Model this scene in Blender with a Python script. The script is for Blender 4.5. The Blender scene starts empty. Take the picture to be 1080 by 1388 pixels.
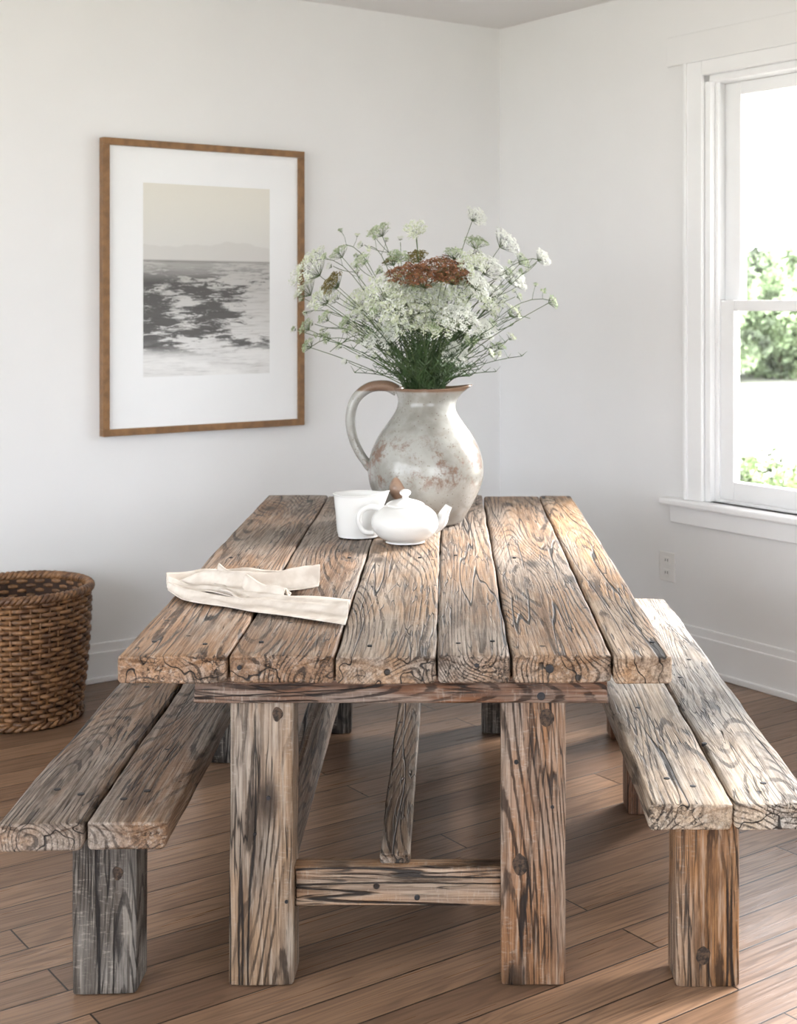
import bpy, math, random
from mathutils import Vector, Matrix, noise as mnoise
random.seed(7)
scene = bpy.context.scene
try:
    scene.view_settings.view_transform = 'Standard'
except Exception: pass

# ------------------------------------------------------------ helpers
def link(o):
    scene.collection.objects.link(o); return o
def empty(name, loc=(0,0,0)):
    e = bpy.data.objects.new(name, None); e.empty_display_size = .1
    e.location = loc; return link(e)
def put(o, parent=None, M=None):
    """place object with world matrix M, optionally under parent (parents never rotated)"""
    link(o)
    if M is None: M = Matrix.Identity(4)
    if parent is not None:
        o.parent = parent
        M = Matrix.Translation(-parent.location) @ M
    o.matrix_basis = M
    return o

class MB:
    def __init__(s): s.v=[]; s.f=[]; s.m=[]
    def quad(s,a,b,c,d,mi=0):
        n=len(s.v); s.v += [tuple(a),tuple(b),tuple(c),tuple(d)]; s.f.append((n,n+1,n+2,n+3)); s.m.append(mi)
    def box(s,x0,x1,y0,y1,z0,z1,mi=0):
        n=len(s.v)
        s.v += [(x0,y0,z0),(x1,y0,z0),(x1,y1,z0),(x0,y1,z0),(x0,y0,z1),(x1,y0,z1),(x1,y1,z1),(x0,y1,z1)]
        for f in [(0,3,2,1),(4,5,6,7),(0,1,5,4),(1,2,6,5),(2,3,7,6),(3,0,4,7)]:
            s.f.append(tuple(n+i for i in f)); s.m.append(mi)
    def tube(s,pts,rad,sides=6,mi=0,closed=False,flat=1.0,cap=True):
        pts=[Vector(p) for p in pts]; n=len(pts)
        if not hasattr(rad,'__len__'): rad=[rad]*n
        base=len(s.v); ref=None
        for i,p in enumerate(pts):
            if closed: t=(pts[(i+1)%n]-pts[i-1])
            else: t=pts[min(i+1,n-1)]-pts[max(i-1,0)]
            if t.length<1e-9: t=Vector((0,0,1))
            t.normalize()
            if ref is None:
                ref=Vector((0,0,1)) if abs(t.z)<.9 else Vector((0,1,0))
            a=ref-t*ref.dot(t)
            if a.length<1e-6: a=t.orthogonal()
            a.normalize(); b=t.cross(a); ref=a
            for k in range(sides):
                an=2*math.pi*k/sides
                s.v.append(tuple(p+a*(math.cos(an)*rad[i])+b*(math.sin(an)*rad[i]*flat)))
        for i in range(n if closed else n-1):
            j=(i+1)%n
            for k in range(sides):
                l=(k+1)%sides
                s.f.append((base+i*sides+k,base+i*sides+l,base+j*sides+l,base+j*sides+k)); s.m.append(mi)
        if cap and not closed:
            s.f.append(tuple(base+k for k in range(sides))[::-1]); s.m.append(mi)
            s.f.append(tuple(base+(n-1)*sides+k for k in range(sides))); s.m.append(mi)
    def lathe(s,prof,seg=48,mi=0,center=(0,0,0),deform=None):
        base=len(s.v); cx,cy,cz=center
        for (r,z) in prof:
            for k in range(seg):
                a=2*math.pi*k/seg; rr,zz=r,z
                if deform: rr,zz=deform(r,z,a)
                s.v.append((cx+rr*math.cos(a),cy+rr*math.sin(a),cz+zz))
        for i in range(len(prof)-1):
            for k in range(seg):
                l=(k+1)%seg
                s.f.append((base+i*seg+k,base+i*seg+l,base+(i+1)*seg+l,base+(i+1)*seg+k)); s.m.append(mi)
    def obj(s,name,mats,smooth=True):
        me=bpy.data.meshes.new(name); me.from_pydata(s.v,[],s.f); 
        for m in mats: me.materials.append(m)
        for p,mi in zip(me.polygons,s.m):
            p.material_index=mi; p.use_smooth=smooth
        me.update()
        return bpy.data.objects.new(name,me)

def catmull(pts,n=8):
    pts=[Vector(p) for p in pts]; out=[]
    P=[pts[0]*2-pts[1]]+pts+[pts[-1]*2-pts[-2]]
    for i in range(1,len(P)-2):
        for k in range(n):
            t=k/n
            a,b,c,d=P[i-1],P[i],P[i+1],P[i+2]
            out.append(.5*((2*b)+(c-a)*t+(2*a-5*b+4*c-d)*t*t+(3*b-a-3*c+d)*t**3))
    out.append(pts[-1]); return out
def smoothprof(prof,n=5):
    return [(max(v.x,0),v.y) for v in catmull([(r,z,0) for r,z in prof],n)]

# ------------------------------------------------------------ node helpers
class NT:
    def __init__(s,name):
        s.mat=bpy.data.materials.new(name); s.mat.use_nodes=True
        s.t=s.mat.node_tree; s.t.nodes.clear()
        s.out=s.n('ShaderNodeOutputMaterial'); s.b=s.n('ShaderNodeBsdfPrincipled')
        s.l(s.b.outputs[0],s.out.inputs[0])
    def n(s,t,**k):
        x=s.t.nodes.new(t)
        for a,b in k.items(): setattr(x,a,b)
        return x
    def l(s,a,b): s.t.links.new(a,b)
    def put(s,inp,v):
        if isinstance(v,bpy.types.NodeSocket): s.l(v,inp)
        else: inp.default_value=v
    def math(s,op,a,b=0.0,c=0.0,clamp=False):
        x=s.n('ShaderNodeMath',operation=op); x.use_clamp=clamp
        s.put(x.inputs[0],a); s.put(x.inputs[1],b); s.put(x.inputs[2],c); return x.outputs[0]
    def vmath(s,op,a,b):
        x=s.n('ShaderNodeVectorMath',operation=op); s.put(x.inputs[0],a); s.put(x.inputs[1],b); return x.outputs[0]
    def noise(s,vec,scale=1,detail=2,rough=.5,dist=0):
        x=s.n('ShaderNodeTexNoise'); s.l(vec,x.inputs['Vector'])
        x.inputs['Scale'].default_value=scale; x.inputs['Detail'].default_value=detail
        x.inputs['Roughness'].default_value=rough; x.inputs['Distortion'].default_value=dist
        return x.outputs['Fac']
    def ramp(s,v,lo,hi,a=0.0,b=1.0):
        x=s.n('ShaderNodeMapRange'); x.interpolation_type='SMOOTHSTEP'
        s.put(x.inputs[0],v); x.inputs[1].default_value=lo; x.inputs[2].default_value=hi
        x.inputs[3].default_value=a; x.inputs[4].default_value=b; return x.outputs[0]
    def mix(s,f,a,b,mode='MIX'):
        x=s.n('ShaderNodeMix',data_type='RGBA',blend_type=mode)
        s.put(x.inputs[0],f)
        for i,v in ((6,a),(7,b)):
            if isinstance(v,tuple) and len(v)==3: v=(*v,1)
            s.put(x.inputs[i],v)
        return x.outputs[2]
    def coord(s,which='Object'):
        return s.n('ShaderNodeTexCoord').outputs[which]
    def bump(s,h,strength=.5,dist=.01):
        x=s.n('ShaderNodeBump'); x.inputs['Strength'].default_value=strength; x.inputs['Distance'].default_value=dist
        s.l(h,x.inputs['Height']); s.l(x.outputs[0],s.b.inputs['Normal'])
def srgb(r,g,b):
    f=lambda c:(c/255/12.92) if c/255<=.04045 else ((c/255+.055)/1.055)**2.4
    return (f(r),f(g),f(b))
def simple(name,col,rough=.5,var=.06,scale=8,bump=0,bscale=60,metal=0,spec=None):
    m=NT(name); c=m.coord()
    n=m.noise(c,scale,3)
    d=tuple(x*(1-var*2) for x in col); l=tuple(min(1,x*(1+var)) for x in col)
    m.put(m.b.inputs['Base Color'],m.mix(m.ramp(n,.3,.7),d,l))
    m.b.inputs['Roughness'].default_value=rough; m.b.inputs['Metallic'].default_value=metal
    if spec is not None: m.b.inputs['Specular IOR Level'].default_value=spec
    if bump: m.bump(m.noise(c,bscale,3),bump,.002)
    return m.mat

# ------------------------------------------------------------ materials
def reclaimed_wood():
    m=NT('reclaimed_wood'); c=m.coord(); oi=m.n('ShaderNodeObjectInfo')
    rnd=oi.outputs['Random']
    off=m.n('ShaderNodeCombineXYZ')
    m.put(off.inputs[0],m.math('MULTIPLY',rnd,61.0)); m.put(off.inputs[1],m.math('MULTIPLY',rnd,37.0)); m.put(off.inputs[2],m.math('MULTIPLY',rnd,91.0))
    P=m.vmath('ADD',c,off.outputs[0])
    S=lambda a,b,d: m.vmath('MULTIPLY',P,(a,b,d))
    fib=m.noise(S(4,240,240),1,3,.7)
    fib2=m.noise(S(1.6,60,60),1,4,.65)
    jag=m.noise(S(24,60,60),1,3,.65)
    v1=m.noise(S(.6,5.0,5.0),1,.8,.3,.0)
    ph=m.math('ADD',m.math('MULTIPLY',v1,250.0),m.math('ADD',m.math('MULTIPLY',jag,1.8),m.math('MULTIPLY',fib,2.2)))
    ring=m.math('SINE',ph)
    ringl=m.ramp(ring,.35,.8)
    msk=m.ramp(m.noise(S(2.0,8,8),1,3,.6),.36,.56,.22,1)
    msk2=m.ramp(m.noise(S(9,45,45),1,3,.7),.36,.54,.2,1)
    ringm=m.math('MULTIPLY',m.math('MULTIPLY',ringl,msk),msk2)
    saw=m.noise(m.vmath('ADD',S(150,9,9),m.vmath('MULTIPLY',P,(0,30,30))),1,4,.7)
    ck=m.noise(S(.45,11,11),1,2,.5,.0)
    crack=m.ramp(m.math('ABSOLUTE',m.math('SUBTRACT',m.math('ADD',ck,m.math('MULTIPLY',jag,.008)),.5)),.003,.009,1,0)
    crack=m.math('MULTIPLY',crack,m.ramp(m.noise(S(1.3,3,3),1,1),.40,.48))
    ck2=m.noise(S(3.0,48,48),1,2,.5)
    crack2=m.math('MULTIPLY',m.ramp(m.math('ABSOLUTE',m.math('SUBTRACT',ck2,.5)),.006,.024,1,0),m.ramp(m.noise(S(4,12,12),1,1),.47,.58))
    vo=m.n('ShaderNodeTexVoronoi'); m.l(S(8,8,8),vo.inputs['Vector']); vo.inputs['Scale'].default_value=1
    hole=m.ramp(vo.outputs['Distance'],.045,.065,1,0)
    vk=m.n('ShaderNodeTexVoronoi'); m.l(m.vmath('ADD',S(2.2,5.0,5.0),(.3,.4,.1)),vk.inputs['Vector']); vk.inputs['Scale'].default_value=1
    knot=m.ramp(m.math('ADD',vk.outputs['Distance'],m.math('MULTIPLY',jag,.08)),.09,.22,1,0)
    w=m.noise(S(1.3,5,5),1,4,.65)
    tint=oi.outputs['Color']
    grey=m.mix(.5,tint,(.33,.305,.28,1)); warm=m.mix(1.0,tint,(1.06,.93,.79,1),'MULTIPLY')
    base=m.mix(m.ramp(w,.40,.60),warm,grey)
    dk=m.noise(S(2.0,11,11),1,6,.75)
    base=m.mix(m.ramp(dk,.49,.67,0,.66),base,m.mix(1.0,tint,(.27,.22,.185,1),'MULTIPLY'))
    base=m.mix(m.ramp(fib2,.44,.64,0,.56),base,m.mix(1.0,base,(.37,.32,.28,1),'MULTIPLY'))
    base=m.mix(m.ramp(fib,.42,.64,0,.64),base,m.mix(1.0,base,(.31,.27,.24,1),'MULTIPLY'))
    lt=m.noise(S(5,80,80),1,3,.7)
    base=m.mix(m.ramp(lt,.51,.67,0,.48),base,m.mix(.5,tint,(.61,.55,.48,1)))
    base=m.mix(m.math('MULTIPLY',m.ramp(saw,.52,.68,0,.38),m.ramp(dk,.40,.55,1,.0)),base,(.45,.40,.35,1))
    base=m.mix(m.math('MULTIPLY',ringm,.87),base,m.mix(1.0,tint,(.075,.058,.048,1),'MULTIPLY'))
    base=m.mix(m.math('MULTIPLY',knot,.88),base,(.025,.015,.010,1))
    dark=m.math('MAXIMUM',m.math('MAXIMUM',crack,m.math('MULTIPLY',crack2,.85)),hole)
    base=m.mix(m.math('MULTIPLY',dark,.95),base,(.007,.005,.005,1))
    m.put(m.b.inputs['Base Color'],base)
    m.put(m.b.inputs['Roughness'],m.ramp(fib,.2,.8,.40,.66))
    m.b.inputs['Specular IOR Level'].default_value=.42
    h=m.math('ADD',m.math('MULTIPLY',fib,.25),m.math('MULTIPLY',ringm,-.30))
    h=m.math('ADD',h,m.math('MULTIPLY',dark,-1.0)); h=m.math('ADD',h,m.math('MULTIPLY',saw,.10)); h=m.math('ADD',h,m.math('MULTIPLY',fib2,.3))
    m.bump(h,.8,.005)
    return m.mat
WOOD=reclaimed_wood()

def floor_mat():
    m=NT('hardwood_floor'); c=m.coord()
    br=m.n('ShaderNodeTexBrick'); m.l(c,br.inputs['Vector'])
    br.offset=.37; br.offset_frequency=2
    br.inputs['Scale'].default_value=1; br.inputs['Brick Width'].default_value=1.9; br.inputs['Row Height'].default_value=.125
    br.inputs['Mortar Size'].default_value=.0024; br.inputs['Mortar Smooth'].default_value=.2; br.inputs['Bias'].default_value=0
    br.inputs['Color1'].default_value=(0,0,0,1); br.inputs['Color2'].default_value=(1,1,1,1); br.inputs['Mortar'].default_value=(.5,.5,.5,1)
    cr=br.outputs['Color']
    sh=m.vmath('MULTIPLY',cr,(23,11,7)); P=m.vmath('ADD',c,sh)
    g=m.noise(m.vmath('MULTIPLY',P,(1.0,12,12)),1,2,.45,.2)
    ring=m.ramp(m.math('SINE',m.math('MULTIPLY',g,90.0)),-.2,1)
    f=m.noise(m.vmath('MULTIPLY',P,(3,110,110)),1,3,.6)
    a=m.mix(cr,srgb(120,94,75),srgb(156,124,99))
    a=m.mix(m.math('MULTIPLY',ring,.4),a,srgb(92,70,55))
    a=m.mix(m.ramp(f,.4,.8,0,.55),a,srgb(76,58,47))
    a=m.mix(m.ramp(m.noise(c,2.5,4),.4,.7,0,.25),a,srgb(102,78,63))
    a=m.mix(br.outputs['Fac'],a,(.022,.014,.010,1))
    m.put(m.b.inputs['Base Color'],a)
    m.put(m.b.inputs['Roughness'],m.ramp(f,.2,.8,.25,.42))
    h=m.math('ADD',m.math('MULTIPLY',br.outputs['Fac'],-1.0),m.math('MULTIPLY',f,.12))
    m.bump(h,.5,.002)
    return m.mat
FLOOR=floor_mat()
WALL=simple('wall_paint',(.80,.80,.805),.85,.006,3,.08,220)
CEIL=simple('ceiling_paint',(.80,.785,.78),.9,.006,3)
TRIM=simple('white_trim_paint',(.86,.865,.875),.45,.008,5)
PLASTIC=simple('outlet_plastic',(.80,.79,.77),.35,.01)
DARK=simple('dark_slot',(.03,.03,.03),.6)
FRAMEW=simple('oak_frame',srgb(134,98,62),.45,.12,30,.2,90)
MATB=simple('picture_mat_board',(.86,.87,.885),.8,.004)
PORC=simple('white_porcelain',(.74,.74,.73),.14,.01)
def linen():
    m=NT('linen'); c=m.coord()
    w=m.n('ShaderNodeTexWave'); w.bands_direction='X'; m.l(c,w.inputs[0]); w.inputs['Scale'].default_value=220
    w2=m.n('ShaderNodeTexWave'); w2.bands_direction='Y'; m.l(c,w2.inputs[0]); w2.inputs['Scale'].default_value=220
    n=m.noise(c,25,3)
    m.put(m.b.inputs['Base Color'],m.mix(m.ramp(n,.3,.7),srgb(194,183,172),srgb(214,206,197)))
    m.b.inputs['Roughness'].default_value=.9
    m.bump(m.math('ADD',w.outputs['Fac'],w2.outputs['Fac']),.2,.0005)
    return m.mat
LINEN=linen()
def art():
    m=NT('seascape_print'); uv=m.n('ShaderNodeUVMap').outputs[0]
    sp=m.n('ShaderNodeSeparateXYZ'); m.l(uv,sp.inputs[0]); y=sp.outputs[1]; x=sp.outputs[0]
    sky=m.mix(m.ramp(y,.6,1.0),srgb(212,211,208),srgb(222,219,210))
    hn=m.noise(m.vmath('MULTIPLY',uv,(2.2,0,0)),1,3)
    hill=m.ramp(m.math('SUBTRACT',y,m.math('MULTIPLY',hn,.16)),.6,.61,1,0)
    sky=m.mix(m.math('MULTIPLY',hill,.3),sky,srgb(186,182,178))
    sea=m.mix(m.ramp(y,.05,.6),srgb(226,226,226),srgb(184,182,179))
    n1=m.noise(m.vmath('MULTIPLY',uv,(5,40,1)),1,7,.82,.7)
    n2=m.noise(m.vmath('MULTIPLY',uv,(2.0,8,1)),1.2,2,.5)
    band=m.math('MULTIPLY',m.ramp(y,.09,.16),m.ramp(y,.48,.58,1,.3))
    left=m.ramp(x,.2,1.1,.10,-.08)
    k=m.math('ADD',m.math('ADD',n1,left),m.math('MULTIPLY',m.math('SUBTRACT',n2,.5),.8))
    ink=m.math('MULTIPLY',m.ramp(k,.50,.56),band)
    n3=m.noise(m.vmath('MULTIPLY',uv,(4,80,1)),1,3,.7)
    sea=m.mix(m.ramp(n3,.48,.68,0,.4),sea,srgb(134,132,130))
    sea=m.mix(m.math('MULTIPLY',ink,.9),sea,srgb(66,64,64))
    white=m.math('MULTIPLY',m.ramp(m.noise(m.vmath('MULTIPLY',uv,(2.5,14,1)),1,4,.6),.42,.6),m.ramp(y,.02,.22,1,0))
    sea=m.mix(white,sea,srgb(236,236,236))
    c=m.mix(m.ramp(y,.600,.606),sea,sky)
    c=m.mix(m.math('MULTIPLY',m.ramp(m.math('ABSOLUTE',m.math('SUBTRACT',y,.6)),.0,.010,1,0),.5),c,srgb(120,117,114))
    m.put(m.b.inputs['Base Color'],c); m.b.inputs['Roughness'].default_value=.7
    return m.mat
ART=art()
def stone():
    m=NT('glazed_stoneware'); c=m.coord(); sp=m.n('ShaderNodeSeparateXYZ'); m.l(c,sp.inputs[0]); z=sp.outputs[2]
    a=m.mix(m.ramp(m.noise(c,7,4,.6),.35,.65),srgb(134,132,126),srgb(164,164,160))
    st=m.noise(m.vmath('ADD',c,(.6,.2,.35)),15,9,.82,.3)
    band=m.math('MULTIPLY',m.ramp(z,.10,.17),m.ramp(z,.26,.34,1,0))
    k=m.math('MULTIPLY',m.ramp(st,.48,.60),band)
    a=m.mix(m.math('MULTIPLY',k,.75),a,srgb(110,74,52))
    vo=m.n('ShaderNodeTexVoronoi'); m.l(c,vo.inputs['Vector']); vo.inputs['Scale'].default_value=80
    sp1=m.math('MULTIPLY',m.ramp(vo.outputs['Distance'],.1,.22,1,0),m.ramp(m.noise(c,9,2),.40,.52))
    a=m.mix(m.math('MULTIPLY',sp1,.7),a,srgb(94,70,54))
    low=m.math('MULTIPLY',m.ramp(z,.03,.12,1,0),m.ramp(m.noise(c,14,3),.4,.6))
    a=m.mix(m.math('MULTIPLY',low,.5),a,srgb(116,98,82))
    a=m.mix(m.math('MULTIPLY',m.ramp(z,.448,.456),.85),a,srgb(116,84,62))
    m.put(m.b.inputs['Base Color'],a)
    m.b.inputs['Roughness'].default_value=.15
    m.bump(m.math('ADD',m.noise(c,30,3),m.math('MULTIPLY',k,-.3)),.15,.004)
    return m.mat
STONE=stone()
def wicker():
    m=NT('wicker'); c=m.coord()
    n=m.noise(c,22,4,.7); n2=m.noise(m.vmath('MULTIPLY',c,(60,60,60)),1,2)
    a=m.mix(m.ramp(n,.35,.65),srgb(84,56,36),srgb(146,106,70))
    a=m.mix(m.ramp(n2,.5,.7,0,.5),a,srgb(56,38,27))
    m.put(m.b.inputs['Base Color'],a); m.b.inputs['Roughness'].default_value=.5
    m.bump(n2,.3,.002); return m.mat
WICK=wicker()
WICKD=simple('wicker_inner',srgb(58,38,26),.8,.2,30)
FLW=simple('lace_floret_white',(.80,.82,.76),.8,.05,30)
FLC=simple('lace_floret_cream',(.64,.69,.50),.8,.1,30)
FLG=simple('lace_floret_green',(.36,.45,.26),.8,.12,30)
FLB=simple('yarrow_brown',srgb(152,104,74),.85,.3,60)
FLO=simple('yarrow_olive',srgb(124,112,60),.85,.2,60)
STEM=simple('flower_stem',srgb(80,98,56),.6,.2,30)
LEAF=simple('feathery_leaf',srgb(62,86,48),.6,.25,30)
NAIL=simple('old_iron_nail',(.03,.03,.034),.5,.2,50,metal=.4)
def knotmat():
    m=NT('dark_knot'); c=m.coord(); n=m.noise(c,90,5,.7)
    m.put(m.b.inputs['Base Color'],m.mix(m.ramp(n,.38,.62),(.012,.008,.006),(.085,.05,.03)))
    m.b.inputs['Roughness'].default_value=.75; m.bump(n,.6,.004); return m.mat
KNOT=knotmat()

# ------------------------------------------------------------ room frame: u along left wall, v along right wall
ang=math.atan2(-.5924,-.8057)
RM=Matrix.Translation((.2485,6.844,0))@Matrix.Rotation(ang,4,'Z')
H=2.853; UL=6.6; VL=7.6
def room_box(name,boxes,mat,parent=None,bevel=0):
    b=MB()
    for bx in boxes: b.box(*bx)
    o=b.obj(name,[mat],False)
    if parent is None: put(o,None,RM)
    else: put(o,parent,RM)
    if bevel:
        md=o.modifiers.new('bevel','BEVEL'); md.width=bevel; md.segments=2; md.limit_method='ANGLE'
    return o
room_box('floor',[(-.15,UL,-.15,VL,-.12,0)],FLOOR)
room_box('ceiling',[(-.15,UL,-.15,VL,H,H+.12)],CEIL)
room_box('wall_left',[(-.15,UL,-.15,0,0,H)],WALL)
WINS=[(1.354,2.36),(3.15,4.156)]; Z0,Z1=.703,2.45
bx=[]; prev=0
for a,b_ in WINS:
    bx.append((-.15,0,prev,a,0,H)); bx.append((-.15,0,a,b_,0,Z0)); bx.append((-.15,0,a,b_,Z1,H)); prev=b_
bx.append((-.15,0,prev,VL,0,H))
room_box('wall_right',bx,WALL)
# unseen far walls (behind the camera), added with wide openings to shape the light
room_box('wall_side',[(UL,UL+.15,-.15,.6,0,H),(UL,UL+.15,.6,6.6,0,.75),(UL,UL+.15,.6,6.6,2.6,H),(UL,UL+.15,6.6,VL,0,H)],WALL)
room_box('wall_back',[(-.15,1.6,VL,VL+.15,0,H),(1.6,5.0,VL,VL+.15,0,.9),(1.6,5.0,VL,VL+.15,2.5,H),(5.0,UL+.15,VL,VL+.15,0,H)],WALL)
room_box('baseboard_left',[(0.018,UL,0,.016,0,.155),(0.018,UL,0,.022,.0,.12),(0.03,UL,0,.034,0,.022)],TRIM,None,.004)
room_box('baseboard_right',[(0,.016,0,VL,0,.183),(0,.022,0,VL,0,.15),(0,.036,0,VL,0,.024)],TRIM,None,.004)

def glass():
    m=NT('window_glass'); t=m.t
    tr=m.n('ShaderNodeBsdfTransparent'); gl=m.n('ShaderNodeBsdfGlossy'); gl.inputs['Roughness'].default_value=.02
    fr=m.n('ShaderNodeFresnel'); fr.inputs[0].default_value=1.3
    mx=m.n('ShaderNodeMixShader'); m.l(fr.outputs[0],mx.inputs[0]); m.l(tr.outputs[0],mx.inputs[1]); m.l(gl.outputs[0],mx.inputs[2])
    m.l(mx.outputs[0],m.out.inputs[0]); m.t.nodes.remove(m.b); return m.mat
GLASS=glass()
def window(name,a,b):
    c=RM@Vector((0,(a+b)/2,Z0)); e=empty(name,c)
    B=lambda n,bs,mt=TRIM,bev=.004: room_box(n,bs,mt,e,bev)
    B('casing',[(0,.02,a-.092,a,Z0,2.51),(0,.02,b,b+.092,Z0,2.51),(0,.02,a,b,Z1,2.51),
                (0,.03,a-.097,a-.08,Z0,2.51),(0,.03,b+.08,b+.097,Z0,2.51)])
    B('header',[(0,.013,a-.205,b+.205,2.511,2.635)],WALL)
    B('stool',[(-.04,.055,a-.212,b+.212,Z0-.03,Z0)],TRIM,.008)
    B('apron',[(0,.02,a-.18,b+.18,Z0-.105,Z0-.03)])
    B('jamb',[(-.15,0,a,a+.03,Z0,Z1),(-.15,0,b-.03,b,Z0,Z1),(-.15,0,a,b,Z1-.03,Z1),(-.15,-.04,a,b,Z0-.0,Z0+.012),
              (-.045,-.028,a+.03,a+.048,Z0,Z1),(-.045,-.028,b-.048,b-.03,Z0,Z1)])
    s0,s1=a+.03,b-.03; g0,g1=a+.115,b-.115
    B('lower_sash',[(-.085,-.045,s0,g0,Z0+.012,1.53),(-.085,-.045,g1,s1,Z0+.012,1.53),(-.085,-.045,g0,g1,Z0+.012,.791),(-.085,-.045,g0,g1,1.486,1.53)])
    B('upper_sash',[(-.125,-.087,s0,g0,1.486,Z1-.03),(-.125,-.087,g1,s1,1.486,Z1-.03),(-.125,-.087,g0,g1,2.368,Z1-.03),(-.125,-.087,g0,g1,1.486,1.53)])
    B('lower_glass',[(-.067,-.063,g0,g1,.791,1.486)],GLASS,0)
    B('upper_glass',[(-.108,-.104,g0,g1,1.53,2.368)],GLASS,0)
window('window_1',*WINS[0]); window('added_window_2',*WINS[1])  # second window is out of view, added to let in light

# outlet
e=empty('wall_outlet',RM@Vector((0,1.145,.405)))
room_box('plate',[(0,.007,1.10,1.19,.343,.467)],PLASTIC,e,.003)
room_box('receptacles',[(.007,.010,1.128,1.162,.415,.447),(.007,.010,1.128,1.162,.363,.395)],PLASTIC,e,.002)
room_box('slots',[(.010,.0107,y,y+.003,z,z+.010) for z in (.428,.376) for y in (1.137,1.150)],DARK,e)

# ------------------------------------------------------------ framed picture
u0,u1,z0,z1=1.1237,2.051,.983,2.181
e=empty('framed_seascape_print',RM@Vector(((u0+u1)/2,0,(z0+z1)/2)))
fw=.028
room_box('frame',[(u0,u1,.004,.045,z1-fw,z1),(u0,u1,.004,.045,z0,z0+fw),(u0,u0+fw,.004,.045,z0+fw,z1-fw),(u1-fw,u1,.004,.045,z0+fw,z1-fw)],FRAMEW,e,.002)
room_box('mat_board',[(u0+fw,u1-fw,.012,.028,z0+fw,z1-fw)],MATB,e)
me=bpy.data.meshes.new('print'); a0,a1,b0,b1=1.2895,1.874,1.215,2.009
me.from_pydata([(a1,.0285,b0),(a0,.0285,b0),(a0,.0285,b1),(a1,.0285,b1)],[],[(0,1,2,3)])
uvl=me.uv_layers.new(name='UVMap')
for i,uv in enumerate([(0,0),(1,0),(1,1),(0,1)]): uvl.data[i].uv=uv
me.materials.append(ART); o=bpy.data.objects.new('print',me); put(o,e,RM)

# ------------------------------------------------------------ planks
def plank_mesh(name,L,w,t,rad=.008,jit=.003,seed=0,endjit=.006):
    rad=min(rad,t*.4,w*.4)
    prof=[]
    def arc(cx,cy,a0):
        for k in range(4):
            a=a0+k/3*math.pi/2; prof.append((cx+rad*math.cos(a),cy+rad*math.sin(a)))
    hw,ht=w/2,t/2
    def edge(p,q,n):
        for k in range(1,n): prof.append((p[0]+(q[0]-p[0])*k/n,p[1]+(q[1]-p[1])*k/n))
    arc(hw-rad,ht-rad,0); edge((hw-rad,ht),(-hw+rad,ht),7)
    arc(-hw+rad,ht-rad,math.pi/2); edge((-hw,ht-rad),(-hw,-ht+rad),3)
    arc(-hw+rad,-ht+rad,math.pi); edge((-hw+rad,-ht),(hw-rad,-ht),7)
    arc(hw-rad,-ht+rad,1.5*math.pi); edge((hw,-ht+rad),(hw,ht-rad),3)
    n=len(prof); nx=max(8,int(L/.03))
    re=rad*.55
    xs=[0,re*.3,re]+[re+(L-2*re)*i/nx for i in range(1,nx)]+[L-re,L-re*.3,L]
    ins=[re,re*.3,0]+[0]*(nx-1)+[0,re*.3,re]
    V=[];F=[]
    sd=seed*17.3
    for x,i_ in zip(xs,ins):
        for (y,z) in prof:
            sy=(hw-i_)/hw; sz=(ht-i_)/ht
            py,pz=y*sy,z*sz
            q=Vector((x*4+sd,(1 if y>0 else -1)*3,z*9)); q2=Vector((x*16+sd,(1 if y>0 else -1)*7,z*14))
            d=mnoise.noise(q)*jit+mnoise.noise(q2)*jit*.35
            d2=mnoise.noise(Vector((x*4+sd,y*12,(1 if z>0 else -1)*5)))*jit*.3
            ex=0
            if x<.05 or x>L-.05:
                ex=mnoise.noise(Vector((sd+(0 if x<.1 else 9),y*7,z*8)))*endjit
                # softened plan corners
                c_=max(0,abs(y)/hw-.82)/.18; s_=1 if x<.1 else -1
                ex+=s_*c_*c_*endjit*.8
            V.append((x-L/2+ex,py+(d if abs(y)>hw*.8 else 0),pz+d2))
    S=len(xs)
    for i in range(S-1):
        for k in range(n):
            l=(k+1)%n; F.append((i*n+k,i*n+l,(i+1)*n+l,(i+1)*n+k))
    for i,flip in ((0,True),(S-1,False)):
        c=[sum(V[i*n+k][j] for k in range(n))/n for j in range(3)]; ci=len(V); V.append(tuple(c))
        for k in range(n):
            l=(k+1)%n; F.append((ci,i*n+l,i*n+k) if flip else (ci,i*n+k,i*n+l))
    me=bpy.data.meshes.new(name); me.from_pydata(V,[],F)
    for p in me.polygons: p.use_smooth = len(p.vertices)==4
    me.materials.append(WOOD); me.update(); return me
SEED=[0]
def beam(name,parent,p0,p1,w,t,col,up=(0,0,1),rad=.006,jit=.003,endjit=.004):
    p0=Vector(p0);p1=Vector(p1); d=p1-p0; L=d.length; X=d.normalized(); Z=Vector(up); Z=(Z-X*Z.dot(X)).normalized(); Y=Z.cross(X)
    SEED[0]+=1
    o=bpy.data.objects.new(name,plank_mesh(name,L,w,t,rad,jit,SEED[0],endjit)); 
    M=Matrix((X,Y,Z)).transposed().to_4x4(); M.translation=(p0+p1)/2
    put(o,parent,M); o.color=(*srgb(*col),1); return o
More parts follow.
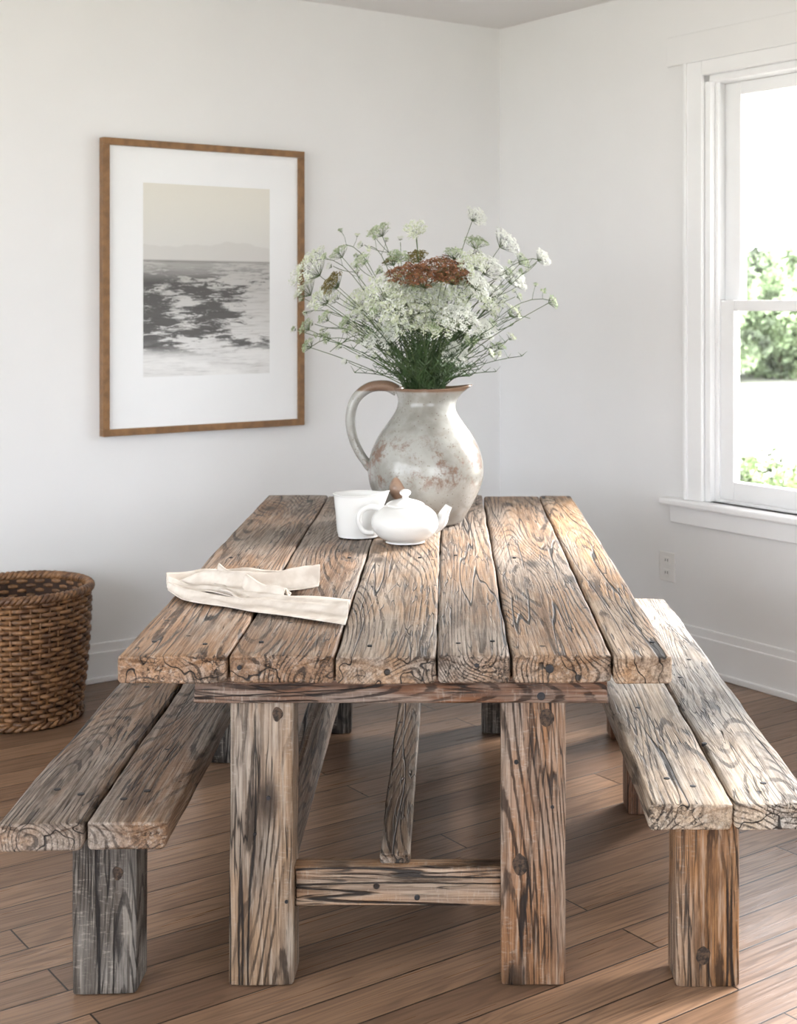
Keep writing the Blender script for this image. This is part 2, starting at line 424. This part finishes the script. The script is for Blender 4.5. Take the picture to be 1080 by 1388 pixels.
def nails(parent,name,pts,r=.006,mat=None,irr=0):
    b=MB()
    for P_ in pts:
        x,y,z,nx,ny,nz=P_[:6]; rr=P_[6] if len(P_)>6 else r
        n=Vector((nx,ny,nz)); p=Vector((x,y,z)); v0=len(b.v); N=24 if irr else 14
        b.tube([p-n*.006,p+n*.0006,p+n*.0012],[rr,rr,rr*.8],N)
        if irr:
            for i in range(v0,len(b.v)):
                q=Vector(b.v[i])-p; k=i-v0; a=2*math.pi*(k%N)/N
                s=1+irr*mnoise.noise(Vector((math.cos(a)*1.0+x*30,math.sin(a)*1.0,z*30)))
                ax=q-n*q.dot(n); b.v[i]=tuple(p+n*q.dot(n)+Vector((ax.x*s,ax.y,ax.z*s*1.35)))
    o=b.obj(name,[mat or NAIL],False); put(o,parent); return o

# dining table
T=.762; TH=.060
table=empty('farmhouse_dining_table',(-.115,4.26,0))
edges=[-.714,-.474,-.245,-.026,.134,.354,.484]
cols=[(150,125,104),(140,117,98),(155,134,114),(153,132,114),(158,134,112),(190,158,124)]
fy=[3.006,3.016,3.004,3.010,3.018,3.008]; by=[5.52,5.50,5.51,5.515,5.50,5.505]
for i in range(6):
    a,b_=edges[i]+.0025,edges[i+1]-.0025
    if i==2: b_+=.0015
    zc=T-TH/2-[0,.002,.001,.0,.002,.001][i]
    beam(f'top_plank_{i+1}',table,((a+b_)/2,fy[i],zc),((a+b_)/2,by[i],zc),b_-a,TH,cols[i],rad=.008,jit=.004,endjit=.010)
beam('apron_front',table,(-.563,3.115,.669),(.352,3.115,.669),.07,.062,(114,80,57))
beam('apron_back',table,(-.563,5.15,.669),(.352,5.15,.669),.07,.062,(110,80,60))
beam('apron_side_left',table,(-.50,3.16,.66),(-.50,5.11,.66),.04,.075,(100,76,58))
beam('apron_side_right',table,(.27,3.16,.66),(.27,5.11,.66),.04,.075,(100,76,58))
LX0=(-.487+-.344)/2; LX1=(.118+.259)/2
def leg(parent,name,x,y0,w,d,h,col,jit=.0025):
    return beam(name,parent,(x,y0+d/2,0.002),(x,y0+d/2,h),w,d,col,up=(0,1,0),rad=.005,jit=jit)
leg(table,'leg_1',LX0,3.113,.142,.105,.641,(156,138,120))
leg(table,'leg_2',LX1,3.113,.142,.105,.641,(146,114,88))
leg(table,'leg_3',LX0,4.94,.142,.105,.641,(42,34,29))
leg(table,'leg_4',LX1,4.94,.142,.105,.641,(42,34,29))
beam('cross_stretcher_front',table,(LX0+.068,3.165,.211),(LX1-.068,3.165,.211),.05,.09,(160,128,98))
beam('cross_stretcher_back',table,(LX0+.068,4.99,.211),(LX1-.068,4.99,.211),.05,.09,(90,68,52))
beam('centre_stretcher',table,(-.121,3.155,.268),(-.121,4.99,.268),.07,.024,(124,110,98))
beam('side_rail_left',table,(-.362,3.215,.345),(-.362,4.945,.345),.035,.19,(100,83,70))
beam('side_rail_right',table,(LX1+.03,3.215,.345),(LX1+.03,4.945,.345),.035,.19,(110,84,64))
np_=[]
for i in range(6):
    a,b_=edges[i],edges[i+1]
    for yy in (3.12,4.2,5.3):
        for fx in (.28,.72):
            if random.random()<.4:
                np_.append((a+(b_-a)*fx+random.uniform(-.015,.015),yy+random.uniform(-.04,.04),T+.0008,0,0,1))
nails(table,'nails',np_+[(-.36,3.11,.19,0,-1,0,.004),(-.43,3.11,.34,0,-1,0,.004),(-.40,3.11,.42,0,-1,0,.005),(.15,3.11,.50,0,-1,0,.005),(.23,3.11,.40,0,-1,0,.004)],.0055)
nails(table,'bolts',[(.217,3.010,.733,0,-1,0,.009),(-.071,3.139,.187,0,-1,0,.006),(.203,3.079,.655,0,-1,0,.009),(-.45,3.012,.735,0,-1,0,.005),(.06,3.012,.74,0,-1,0,.005)],.0055)
nails(table,'knots',[(-.380,3.1125,.606,0,-1,0,.012),(.218,3.1125,.598,0,-1,0,.016),(.158,3.1125,.272,0,-1,0,.017)],.0055,KNOT,.3)

# benches
def bench(x0,x1,yf,yb,legs,colsb,legcols,lx):
    e=empty('farmhouse_bench',((x0+x1)/2,(yf+yb)/2,0)); xm=(x0+x1)/2+.005
    beam('seat_plank_1',e,((x0+xm)/2-.001,yf,.4215),((x0+xm)/2-.001,yb,.4215),xm-x0-.003,.057,colsb[0],rad=.010,jit=.006,endjit=.012)
    beam('seat_plank_2',e,((x1+xm)/2+.001,yf+.004,.4215),((x1+xm)/2+.001,yb-.02,.4215),x1-xm-.003,.057,colsb[1],rad=.010,jit=.006,endjit=.012)
    for i,(x,y) in enumerate(legs):
        leg(e,f'leg_{i+1}',x,y,.142,.105,.395,legcols[i])
        beam(f'cleat_{i+1}',e,(x0+.06,y+.13,.37),(x1-.06,y+.13,.37),.05,.05,(90,72,58))
    beam('under_rail',e,(lx,legs[0][1]+.16,.35),(lx,legs[-1][1]-.01,.35),.04,.085,(92,72,58))
    return e
b1=bench(-.930,-.580,2.877,4.93,[(-.754,3.072),(-.754,4.62)],[(142,119,99),(132,110,92)],[(66,61,57),(38,31,27)],-.75)
nails(b1,'nails',[(x,y,.4505,0,0,1) for x,y in [(-.86,3.08),(-.80,3.05),(-.70,3.02),(-.66,3.07),(-.84,3.9),(-.68,3.8),(-.85,4.5),(-.66,4.45)]],.008)
nails(b1,'knots',[(-.725,3.0715,.27,0,-1,0,.011)],.01,KNOT,.3)
b2=bench(.428,.784,2.99,5.085,[(.575,3.112),(.60,4.155),(.63,4.85)],[(184,175,164),(202,196,188)],[(156,122,88),(122,84,58),(122,84,58)],.59)  # seat tints whitened to carry the window glare in their colour
nails(b2,'nails',[(x,y,.4505,0,0,1) for x,y in [(.49,3.15),(.54,3.1),(.70,3.12),(.62,3.4),(.50,3.7),(.66,4.0),(.72,4.2),(.56,4.6)]],.007)
nails(b2,'knots',[(.565,3.1115,.07,0,-1,0,.015)],.01,KNOT,.3)

# ------------------------------------------------------------ pitcher
REST=T+.003
px,py=-.079,4.82
prof=[(0,.004),(.115,.0),(.128,.008),(.145,.035),(.170,.08),(.190,.125),(.199,.175),(.190,.235),(.163,.295),(.128,.345),(.104,.382),(.096,.41),(.099,.435),(.108,.455),(.111,.461),(.106,.463),(.100,.455),(.092,.435),(.088,.41),(.096,.38),(.12,.34),(.13,.30)]
def pdef(r,z,a):
    if z>.37:
        s=min(1,(z-.37)/.09); w=max(0,math.cos(a))**10
        r+=.050*s*s*w; z+=.010*s*w
    return r,z
b=MB(); b.lathe(prof[:2],64); b.lathe(smoothprof(prof[1:],4),64,deform=pdef)
hp=catmull([(-.098,0,.452),(-.135,0,.468),(-.195,0,.462),(-.243,0,.420),(-.259,0,.355),(-.250,0,.29),(-.225,0,.235),(-.195,0,.195),(-.178,0,.185)],6)
b.tube(hp,[.020-.006*i/(len(hp)-1) if i<len(hp)*.8 else .0155+.006*(i/(len(hp)-1)-.8)*5 for i in range(len(hp))],14,flat=1.5)
# brown glazed ornament moulded on the belly
b.lathe(smoothprof([(0,-.045),(.020,-.034),(.031,-.010),(.027,.014),(.015,.038),(.007,.055),(0,.060)],4),24,1,center=(-.088,-.160,.140))
GLZ=simple('brown_glaze',srgb(142,116,98),.3,.2,30)
o=b.obj('stoneware_pitcher',[STONE,GLZ]); put(o,None,Matrix.Translation((px,py,REST)))
# ------------------------------------------------------------ teapot
tp=empty('white_teapot',(-.137,4.42,T))
b=MB(); b.lathe(smoothprof([(0,.002),(.058,.0),(.062,.006),(.085,.02),(.103,.045),(.106,.066),(.098,.088),(.076,.108),(.058,.116),(.05,.117)],4),48)
sp_=catmull([(.085,0,.045),(.112,0,.062),(.124,0,.088),(.138,0,.112)],6)
b.tube(sp_,[.026-.015*i/(len(sp_)-1) for i in range(len(sp_))],14,cap=False)
hd=catmull([(-.075,0,.105),(-.108,0,.112),(-.138,0,.098),(-.146,0,.068),(-.13,0,.036),(-.098,0,.03)],6)
b.tube(hd,.0085,12,flat=1.2)
o=b.obj('body',[PORC]); put(o,tp,Matrix.Translation((-.137,4.42,REST))@Matrix.Rotation(math.radians(6),4,'Z'))
b=MB(); b.lathe(smoothprof([(.060,.115),(.060,.120),(.048,.127),(.022,.135),(.011,.138),(.010,.144),(.017,.151),(.017,.159),(.009,.165),(0,.166)],4),36)
o=b.obj('lid',[PORC]); put(o,tp,Matrix.Translation((-.137,4.42,REST)))
# creamer (handle-less, with pouring lip)
b=MB()
def cdef(r,z,a):
    if z>.07:
        s=min(1,(z-.07)/.06); w=max(0,math.cos(a+.35))**5; r+=.028*s*w; z+=.012*s*w
        w2=max(0,math.cos(a-math.pi))**8; r+=.006*s*w2
    return r,z
b.lathe(smoothprof([(0,.003),(.060,.0),(.066,.004),(.071,.03),(.074,.08),(.075,.128),(.078,.136),(.074,.137),(.069,.127),(.067,.08),(.063,.03),(.048,.012),(0,.012)],4),48,deform=cdef)
o=b.obj('white_creamer',[PORC]); put(o,None,Matrix.Translation((-.292,4.54,REST)))

# ------------------------------------------------------------ bouquet
fb=MB(); W,C_,G,BR,OL,ST,LF=range(7)
def rv(s=1): return Vector((random.uniform(-s,s),random.uniform(-s,s),random.uniform(-s,s)))
def floret(p,n,s,mi):
    n=(n+rv(.5)).normalized(); a=n.orthogonal().normalized(); a=Matrix.Rotation(random.uniform(0,6.28),3,n)@a; b_=n.cross(a)
    for (q,r_) in ((a,b_),((a+b_)*.707,(a-b_)*.707)):
        fb.quad(p+q*s,p+r_*s*.5+n*s*.2,p-q*s,p-r_*s*.5+n*s*.2,mi)
def bez(p0,p1,p2,n=8): return [(p0*(1-t)**2+p1*2*t*(1-t)+p2*t*t) for t in [i/n for i in range(n+1)]]
def umbel(P,n,r,mi,dense=1.0):
    n=n.normalized(); a=n.orthogonal().normalized(); b_=n.cross(a)
    base=P-n*r*.6; k=int((9+r*300)*dense); sm=.6+.4*min(1,r/.06)
    for i in range(k):
        rho=math.sqrt((i+.5)/k); th=i*2.39996+random.uniform(-.3,.3)
        q=P+(a*math.cos(th)+b_*math.sin(th))*(rho*r*random.uniform(.9,1.08))+n*((1-rho*rho)*.28*r)+rv(.09*r)
        mid=base.lerp(q,.5)+(q-base).cross(n).cross(n)*-.12
        fb.tube([base,mid,q-n*.004],.0007,3,ST,cap=False)
        ur=r*.155+.003; m=int(6+ur*620)
        for j in range(m):
            rr=math.sqrt((j+.5)/m)*ur; t2=j*2.39996
            p=q+(a*math.cos(t2)+b_*math.sin(t2))*rr+n*((1-(rr/ur)**2)*.006+random.uniform(-.003,.003))
            mm=mi
            if mi==C_ and random.random()<.4: mm=W
            if mi==G: mm=random.choice((G,G,C_))
            if mi==BR and random.random()<.1: mm=OL
            floret(p,n,random.uniform(.0036,.0060)*sm,mm)
    return base
U=[(-39.8,87.3,8,C_),(-42.5,80,5,C_),(-16.5,100.8,4,G),(-3.5,100,4,C_),(17.3,104.8,4,W),(28.2,96.7,5.5,W),(40.4,91.1,3.5,W),(42.6,75.9,2.5,G),
(17.3,96.2,4,G),(22.3,87.3,6,W),(31.2,84,5,W),(30.5,72,3.5,C_),(19.8,66.5,4.5,W),(-15.7,62,6,W),(9.6,58,4.5,W),(5.8,74.6,9,C_),(-4.3,70.3,8,C_),
(-14.5,78.4,8,C_),(-19.5,72,6,C_),(-8,80,7,C_),(1,78,8,C_),(13.5,79,7,C_),(5.8,86.5,8,BR),(-6.3,84.5,7,BR),(0,83.5,6.5,BR),(9.5,84.5,6,BR),(-3,91,3.5,OL),(-31,82,4.5,OL),
(-34.8,77,5,C_),(-29.7,92.4,3.5,G),(-22,89.8,3,G),(-9.4,91,3.5,G),(-40.4,60.7,2.5,G),(-41,67,3,G),(-34.8,63,2,G),(-27,69,2.5,G),(-24.6,76,5,C_),
(16,88.6,5,C_),(11,70,7,W),(3.3,68,7,C_),(24,79,5,W),(34,90,3,G),(-36,70,3,G),(-12,90,3,OL),(10,92,3.5,G),(22,74,4,C_),(26,60,2,G),(-10,67,5,C_),
(-2,75,8,C_),(-10,74,7,C_),(18,81,4.5,W)]
O=Vector((px,py,REST))
for i,(ox,oz,r,mi) in enumerate(U):
    ox*=.01; oz*=.01; r*=.01
    cen=abs(ox)<.2
    oy=random.uniform(-.17,-.02) if (cen and oz<.84) else random.uniform(-.13,.15)
    if mi==BR: oy=random.uniform(-.16,-.09)
    P=O+Vector((ox,oy,oz))
    n=Vector((ox*1.5,-.42+oy*1.0,.60)) if cen else Vector((ox*1.8,-.30,.45))
    n+=rv(.20)
    if mi==BR: n=Vector((ox,-.50,.9))
    base=umbel(P,n,r,mi,1.7 if mi in(BR,OL) else (1.25 if cen else 1.0))
    th=random.uniform(0,6.28); rr=random.uniform(.01,.065)
    s=O+Vector((rr*math.cos(th)*.9,rr*math.sin(th)*.9,.40))
    ctrl=O+Vector((ox*.3,oy*.4,.40+(oz-.4)*.55))
    path=bez(s,ctrl,base,9)
    fb.tube(path,[.0022-.0011*k/9 for k in range(10)],5,ST,cap=False)
    for k in range(random.choice((1,1,2,3))):
        q=path[random.randint(4,8)]; dr=(Vector((ox*1.4,oy,.12))+rv(.16)); dr.normalize(); L_=random.uniform(.05,.11)
        e2=q+dr*L_+Vector((0,0,.02)); fb.tube(bez(q,q+dr*L_*.5,e2,4),.0011,4,ST,cap=False)
        if random.random()<.75:
            umbel(e2+dr*.012,dr+Vector((0,0,.5)),random.uniform(.010,.02),random.choice((G,W,C_)),.7)
for i in range(190):
    th=random.uniform(0,6.28); rr=random.uniform(.0,.075)
    s=O+Vector((rr*math.cos(th),rr*math.sin(th),.41)); sx=random.gauss(0,.11); sy=random.gauss(-.02,.08); L_=random.uniform(.08,.30)
    e2=O+Vector((sx+rr*math.cos(th),sy+rr*math.sin(th),.42+L_)); path=bez(s,s.lerp(e2,.5)+Vector((-sx*.3,0,.05)),e2,10)
    fb.tube(path,.0013,4,LF,cap=False)
    for k in range(3,11):
        for sgn in (-1,1):
            d=Vector((sgn*random.uniform(.4,1),random.uniform(-.7,.7),.8)).normalized(); p=path[k]; l_=random.uniform(.012,.035)
            w=d.orthogonal().normalized()*.0018
            fb.quad(p-w,p+w,p+d*l_+w*.3,p+d*l_-w*.3,LF)
for (ex,ez) in [(-.40,.60),(-.33,.585),(-.42,.72),(-.36,.66),(-.28,.62),(-.30,.95),(.44,.76),(.36,.70),(.24,.56),(-.2,.94),(.40,.9),(-.38,.9)]:
    s=O+Vector((random.uniform(-.05,.05),random.uniform(-.05,.05),.41)); e2=O+Vector((ex,random.uniform(-.1,.1),ez))
    path=bez(s,O+Vector((ex*.6,0,max(ez+.06,.72))),e2,10); fb.tube(path,.0012,4,ST,cap=False)
    for k in range(4,10):
        d=(rv(1)+Vector((0,0,.4))).normalized()*random.uniform(.03,.06); q=path[k]+d; fb.tube([path[k],path[k]+d*.5+rv(.004),q],.0008,3,ST,cap=False)
        umbel(q,d,.009,random.choice((G,C_)),.45)
o=fb.obj('wildflower_bouquet',[FLW,FLC,FLG,FLB,FLO,STEM,LEAF],False); o.data.transform(Matrix.Translation(-O)); put(o,None,Matrix.Translation(O))

# ------------------------------------------------------------ napkin
def interp(pts,t):
    pp=catmull([(x,y,0) for x,y in pts],10); f=t*(len(pp)-1); i=min(int(f),len(pp)-2); return pp[i].lerp(pp[i+1],f-i)
nk=empty('linen_napkin',(-.5,3.55,T))
def sheet(name,top,bot,zf,nu=110,nv=40):
    b=MB()
    TP=[interp(top,i/nu) for i in range(nu+1)]; BP=[interp(bot,i/nu) for i in range(nu+1)]
    for i in range(nu+1):
        for j in range(nv+1):
            p=TP[i].lerp(BP[i],j/nv)
            wob=.007*mnoise.noise(Vector((i/nu*5,j/nv*1.5,4.4+len(name))))
            b.v.append((p.x+wob,p.y+wob,zf(i/nu,j/nv,p)))
    for i in range(nu):
        for j in range(nv):
            k=i*(nv+1)+j; b.f.append((k,k+1,k+nv+2,k+nv+1)); b.m.append(0)
    o=b.obj(name,[LINEN]); put(o,nk); md=o.modifiers.new('thick','SOLIDIFY'); md.thickness=.0022; md.offset=1
def fold(x,c,w,h):
    t=(x-c)/w
    return h*math.exp(-abs(t)**1.6*(1.0 if t<0 else 3.0))
def wr(u,v,s,fu,fv,h): return h*(mnoise.noise(Vector((u*fu,v*fv,s)))*.9+.3)
def zlow(u,v,p):
    r=fold(v,.38+.2*u,.18,.020)+fold(v,.80-.12*u,.12,.014)+wr(u,v,3,5,3,.008)+.001
    e=min(v,1-v)*9; z=T+.005+max(r,.001)*min(1,e+.04)
    if u<.12: z+=(.12-u)*.10
    return z
sheet('lower_fold',[(-.735,3.70),(-.60,3.66),(-.45,3.60),(-.33,3.58),(-.248,3.54)],[(-.725,3.60),(-.62,3.50),(-.5,3.43),(-.38,3.36),(-.242,3.27)],zlow)
def zup(u,v,p):
    z=T+.018+fold(v,.5+.3*u,.17,.042)*math.sin(min(1,u*2.2)*math.pi*.5)+fold(v,.2+.1*u,.11,.026)+fold(v,.84,.09,.012)+wr(u,v,8,5,3,.010)
    z-=.012*max(0,(.12-v)/.12)
    return z
sheet('upper_fold',[(-.74,3.71),(-.66,3.78),(-.54,3.80),(-.42,3.765),(-.345,3.745)],[(-.73,3.61),(-.62,3.56),(-.52,3.50),(-.45,3.56),(-.338,3.63)],zup)
def zmid(u,v,p):
    return T+.028+fold(v,.45,.24,.036)*(1-u*.5)+wr(u,v,15,4,3,.012)-.012*u
sheet('corner_fold',[(-.60,3.72),(-.52,3.67),(-.44,3.60),(-.40,3.55)],[(-.61,3.63),(-.56,3.53),(-.50,3.47),(-.42,3.46)],zmid,60,30)

# ------------------------------------------------------------ basket
bk=empty('wicker_basket',(-1.57,5.15,0)); Bm=Matrix.Translation((-1.57,5.15,0))
HB=.46
def br(z): t=z/HB; return .205+.035*math.sin(min(1,t*1.0)*math.pi*.5)
b=MB(); ns=44; rows=25
for r_ in range(rows):
    z=.012+r_*(HB-.02)/(rows-1); pts=[]
    for k in range(ns*3):
        a=2*math.pi*k/(ns*3); rr=br(z)+.0075*math.cos(a*ns/2+r_*math.pi)
        pts.append((rr*math.cos(a),rr*math.sin(a),z+.0015*math.sin(a*7+r_)))
    b.tube(pts,.0088,6,closed=True)
for k in range(ns):
    a=2*math.pi*(k)/ns
    b.tube([(br(z)*math.cos(a),br(z)*math.sin(a),z) for z in (0.0,.15,.3,HB+.01)],.005,5)
o=b.obj('woven_wall',[WICK]); put(o,bk,Bm)
b=MB()
for ph in range(3):
    pts=[]
    for k in range(220):
        a=2*math.pi*k/220; tw=a*26+ph*2*math.pi/3
        rr=br(HB)+.005+.009*math.cos(tw); pts.append((rr*math.cos(a),rr*math.sin(a),HB+.012+.009*math.sin(tw)))
    b.tube(pts,.0095,6,closed=True)
for ph in range(2):
    pts=[]
    for k in range(200):
        a=2*math.pi*k/200; tw=a*22+ph*math.pi; rr=br(0)+.008+.007*math.cos(tw); pts.append((rr*math.cos(a),rr*math.sin(a),.016+.007*math.sin(tw)))
    b.tube(pts,.008,6,closed=True)
o=b.obj('braided_rim',[WICK]); put(o,bk,Bm)
b=MB(); b.lathe([(0,.01),(.19,.01),(br(0)-.006,.02),(br(.2)-.008,.2),(br(HB)-.006,HB)],40)
o=b.obj('inner_lining',[WICKD]); put(o,bk,Bm)

# ------------------------------------------------------------ outdoors
GR=simple('meadow_grass',(.44,.43,.36),.9,.12,.6)
b=MB(); b.box(-150,150,-150,150,-.7,-.6); o=b.obj('ground',[GR],False); put(o)
FOL=simple('tree_foliage',(.44,.54,.33),.8,.45,1.2,.0)
BARK=simple('tree_bark',(.16,.13,.09),.9,.2,6)
SHR=simple('shrub_leaves',(.24,.32,.13),.8,.5,5)
def leaves(b,c,r,n,s,mi):
    for i in range(n):
        d=rv(1)
        if d.length<.05: continue
        d=d.normalized()*random.uniform(.6,1.05)*r; p=Vector(c)+Vector((d.x,d.y,d.z*.8)); a=rv(1).normalized(); q=a.orthogonal().normalized()
        b.quad(p-a*s,p+q*s*.6,p+a*s,p-q*s*.6,mi)
def make_tree(h,spread,seed):
    random.seed(seed); b=MB()
    b.tube([(0,0,0),(.05,0,h*.3),(0,.05,h*.6)],[.10,.08,.05],8,1)
    for k in range(30):
        a=random.uniform(0,6.28); rr=random.uniform(0,spread*.9); z=random.uniform(.04,.9)*h
        leaves(b,(rr*math.cos(a),rr*math.sin(a),z),random.uniform(.22,.42)*spread*(1.1-.5*abs(z/h-.4)),360,.10,0)
    return b.obj('tree',[FOL,BARK],False)
t0=make_tree(3.5,2.2,3); t1=make_tree(4.0,2.3,11)
k=0
for (x,y,s) in [(6.2,37,1),(9.2,39,.95),(12.5,38,1.05),(16,40,1.1),(20,39,1),(24,38,1.1),(2,39,1),(28,34,1.0),(32,30,1),(35,25,1.1),(36,19,1),(11,46,1.0),(5,47,1.05),(7.6,41,.85),(10.8,42,.9)]:
    src=(t0,t1)[k%2]; o=bpy.data.objects.new('tree',src.data) if k>1 else src
    M=Matrix.Translation((x,y,-.6))@Matrix.Rotation(k*1.3,4,'Z')@Matrix.Diagonal((s,s,s,1)); put(o,None,M); k+=1
random.seed(5)
b=MB()
for k in range(12): leaves(b,(random.uniform(-.6,.6),random.uniform(-.4,.4),random.uniform(.15,.55)),random.uniform(.2,.34),260,.035,0)
bs=b.obj('garden_shrub',[SHR],False); k=0
for (x,y) in [(2.7,13),(3.6,12.6),(4.6,12.2),(5.6,11.6),(6.5,10.8),(7.3,9.9),(8.2,9.2)]:
    o=bs if k==0 else bpy.data.objects.new('garden_shrub',bs.data)
    put(o,None,Matrix.Translation((x,y,-.6))@Matrix.Rotation(k*1.1,4,'Z')@Matrix.Diagonal((1.1,1.1,1.05,1))); k+=1

# ------------------------------------------------------------ light
w=bpy.data.worlds.new('daylight'); scene.world=w; w.use_nodes=True
bg=w.node_tree.nodes['Background']; bg.inputs[0].default_value=(.905,.948,1,1); bg.inputs[1].default_value=8.0
sd=bpy.data.lights.new('sun','SUN'); sd.energy=27.0; sd.angle=math.radians(30); sd.color=(1,.975,.945)
so=bpy.data.objects.new('sun',sd); link(so)
el=math.radians(30); d=Vector((-.80*math.cos(el),-.60*math.cos(el),-math.sin(el)))
so.rotation_euler=d.to_track_quat('-Z','Y').to_euler(); so.location=(8,12,8)

# ------------------------------------------------------------ camera
cd=bpy.data.cameras.new('camera'); cam=bpy.data.objects.new('camera',cd); link(cam)
cam.location=(0,0,1.52); cam.rotation_euler=(math.radians(90),0,0)
cd.sensor_fit='HORIZONTAL'; cd.sensor_width=36; cd.lens=1900/1080*36
cd.shift_x=-68/1080; cd.shift_y=-(694-410)/1080
cd.clip_start=.05; cd.clip_end=500
cd.dof.use_dof=True; cd.dof.focus_distance=3.5; cd.dof.aperture_fstop=7
scene.camera=cam
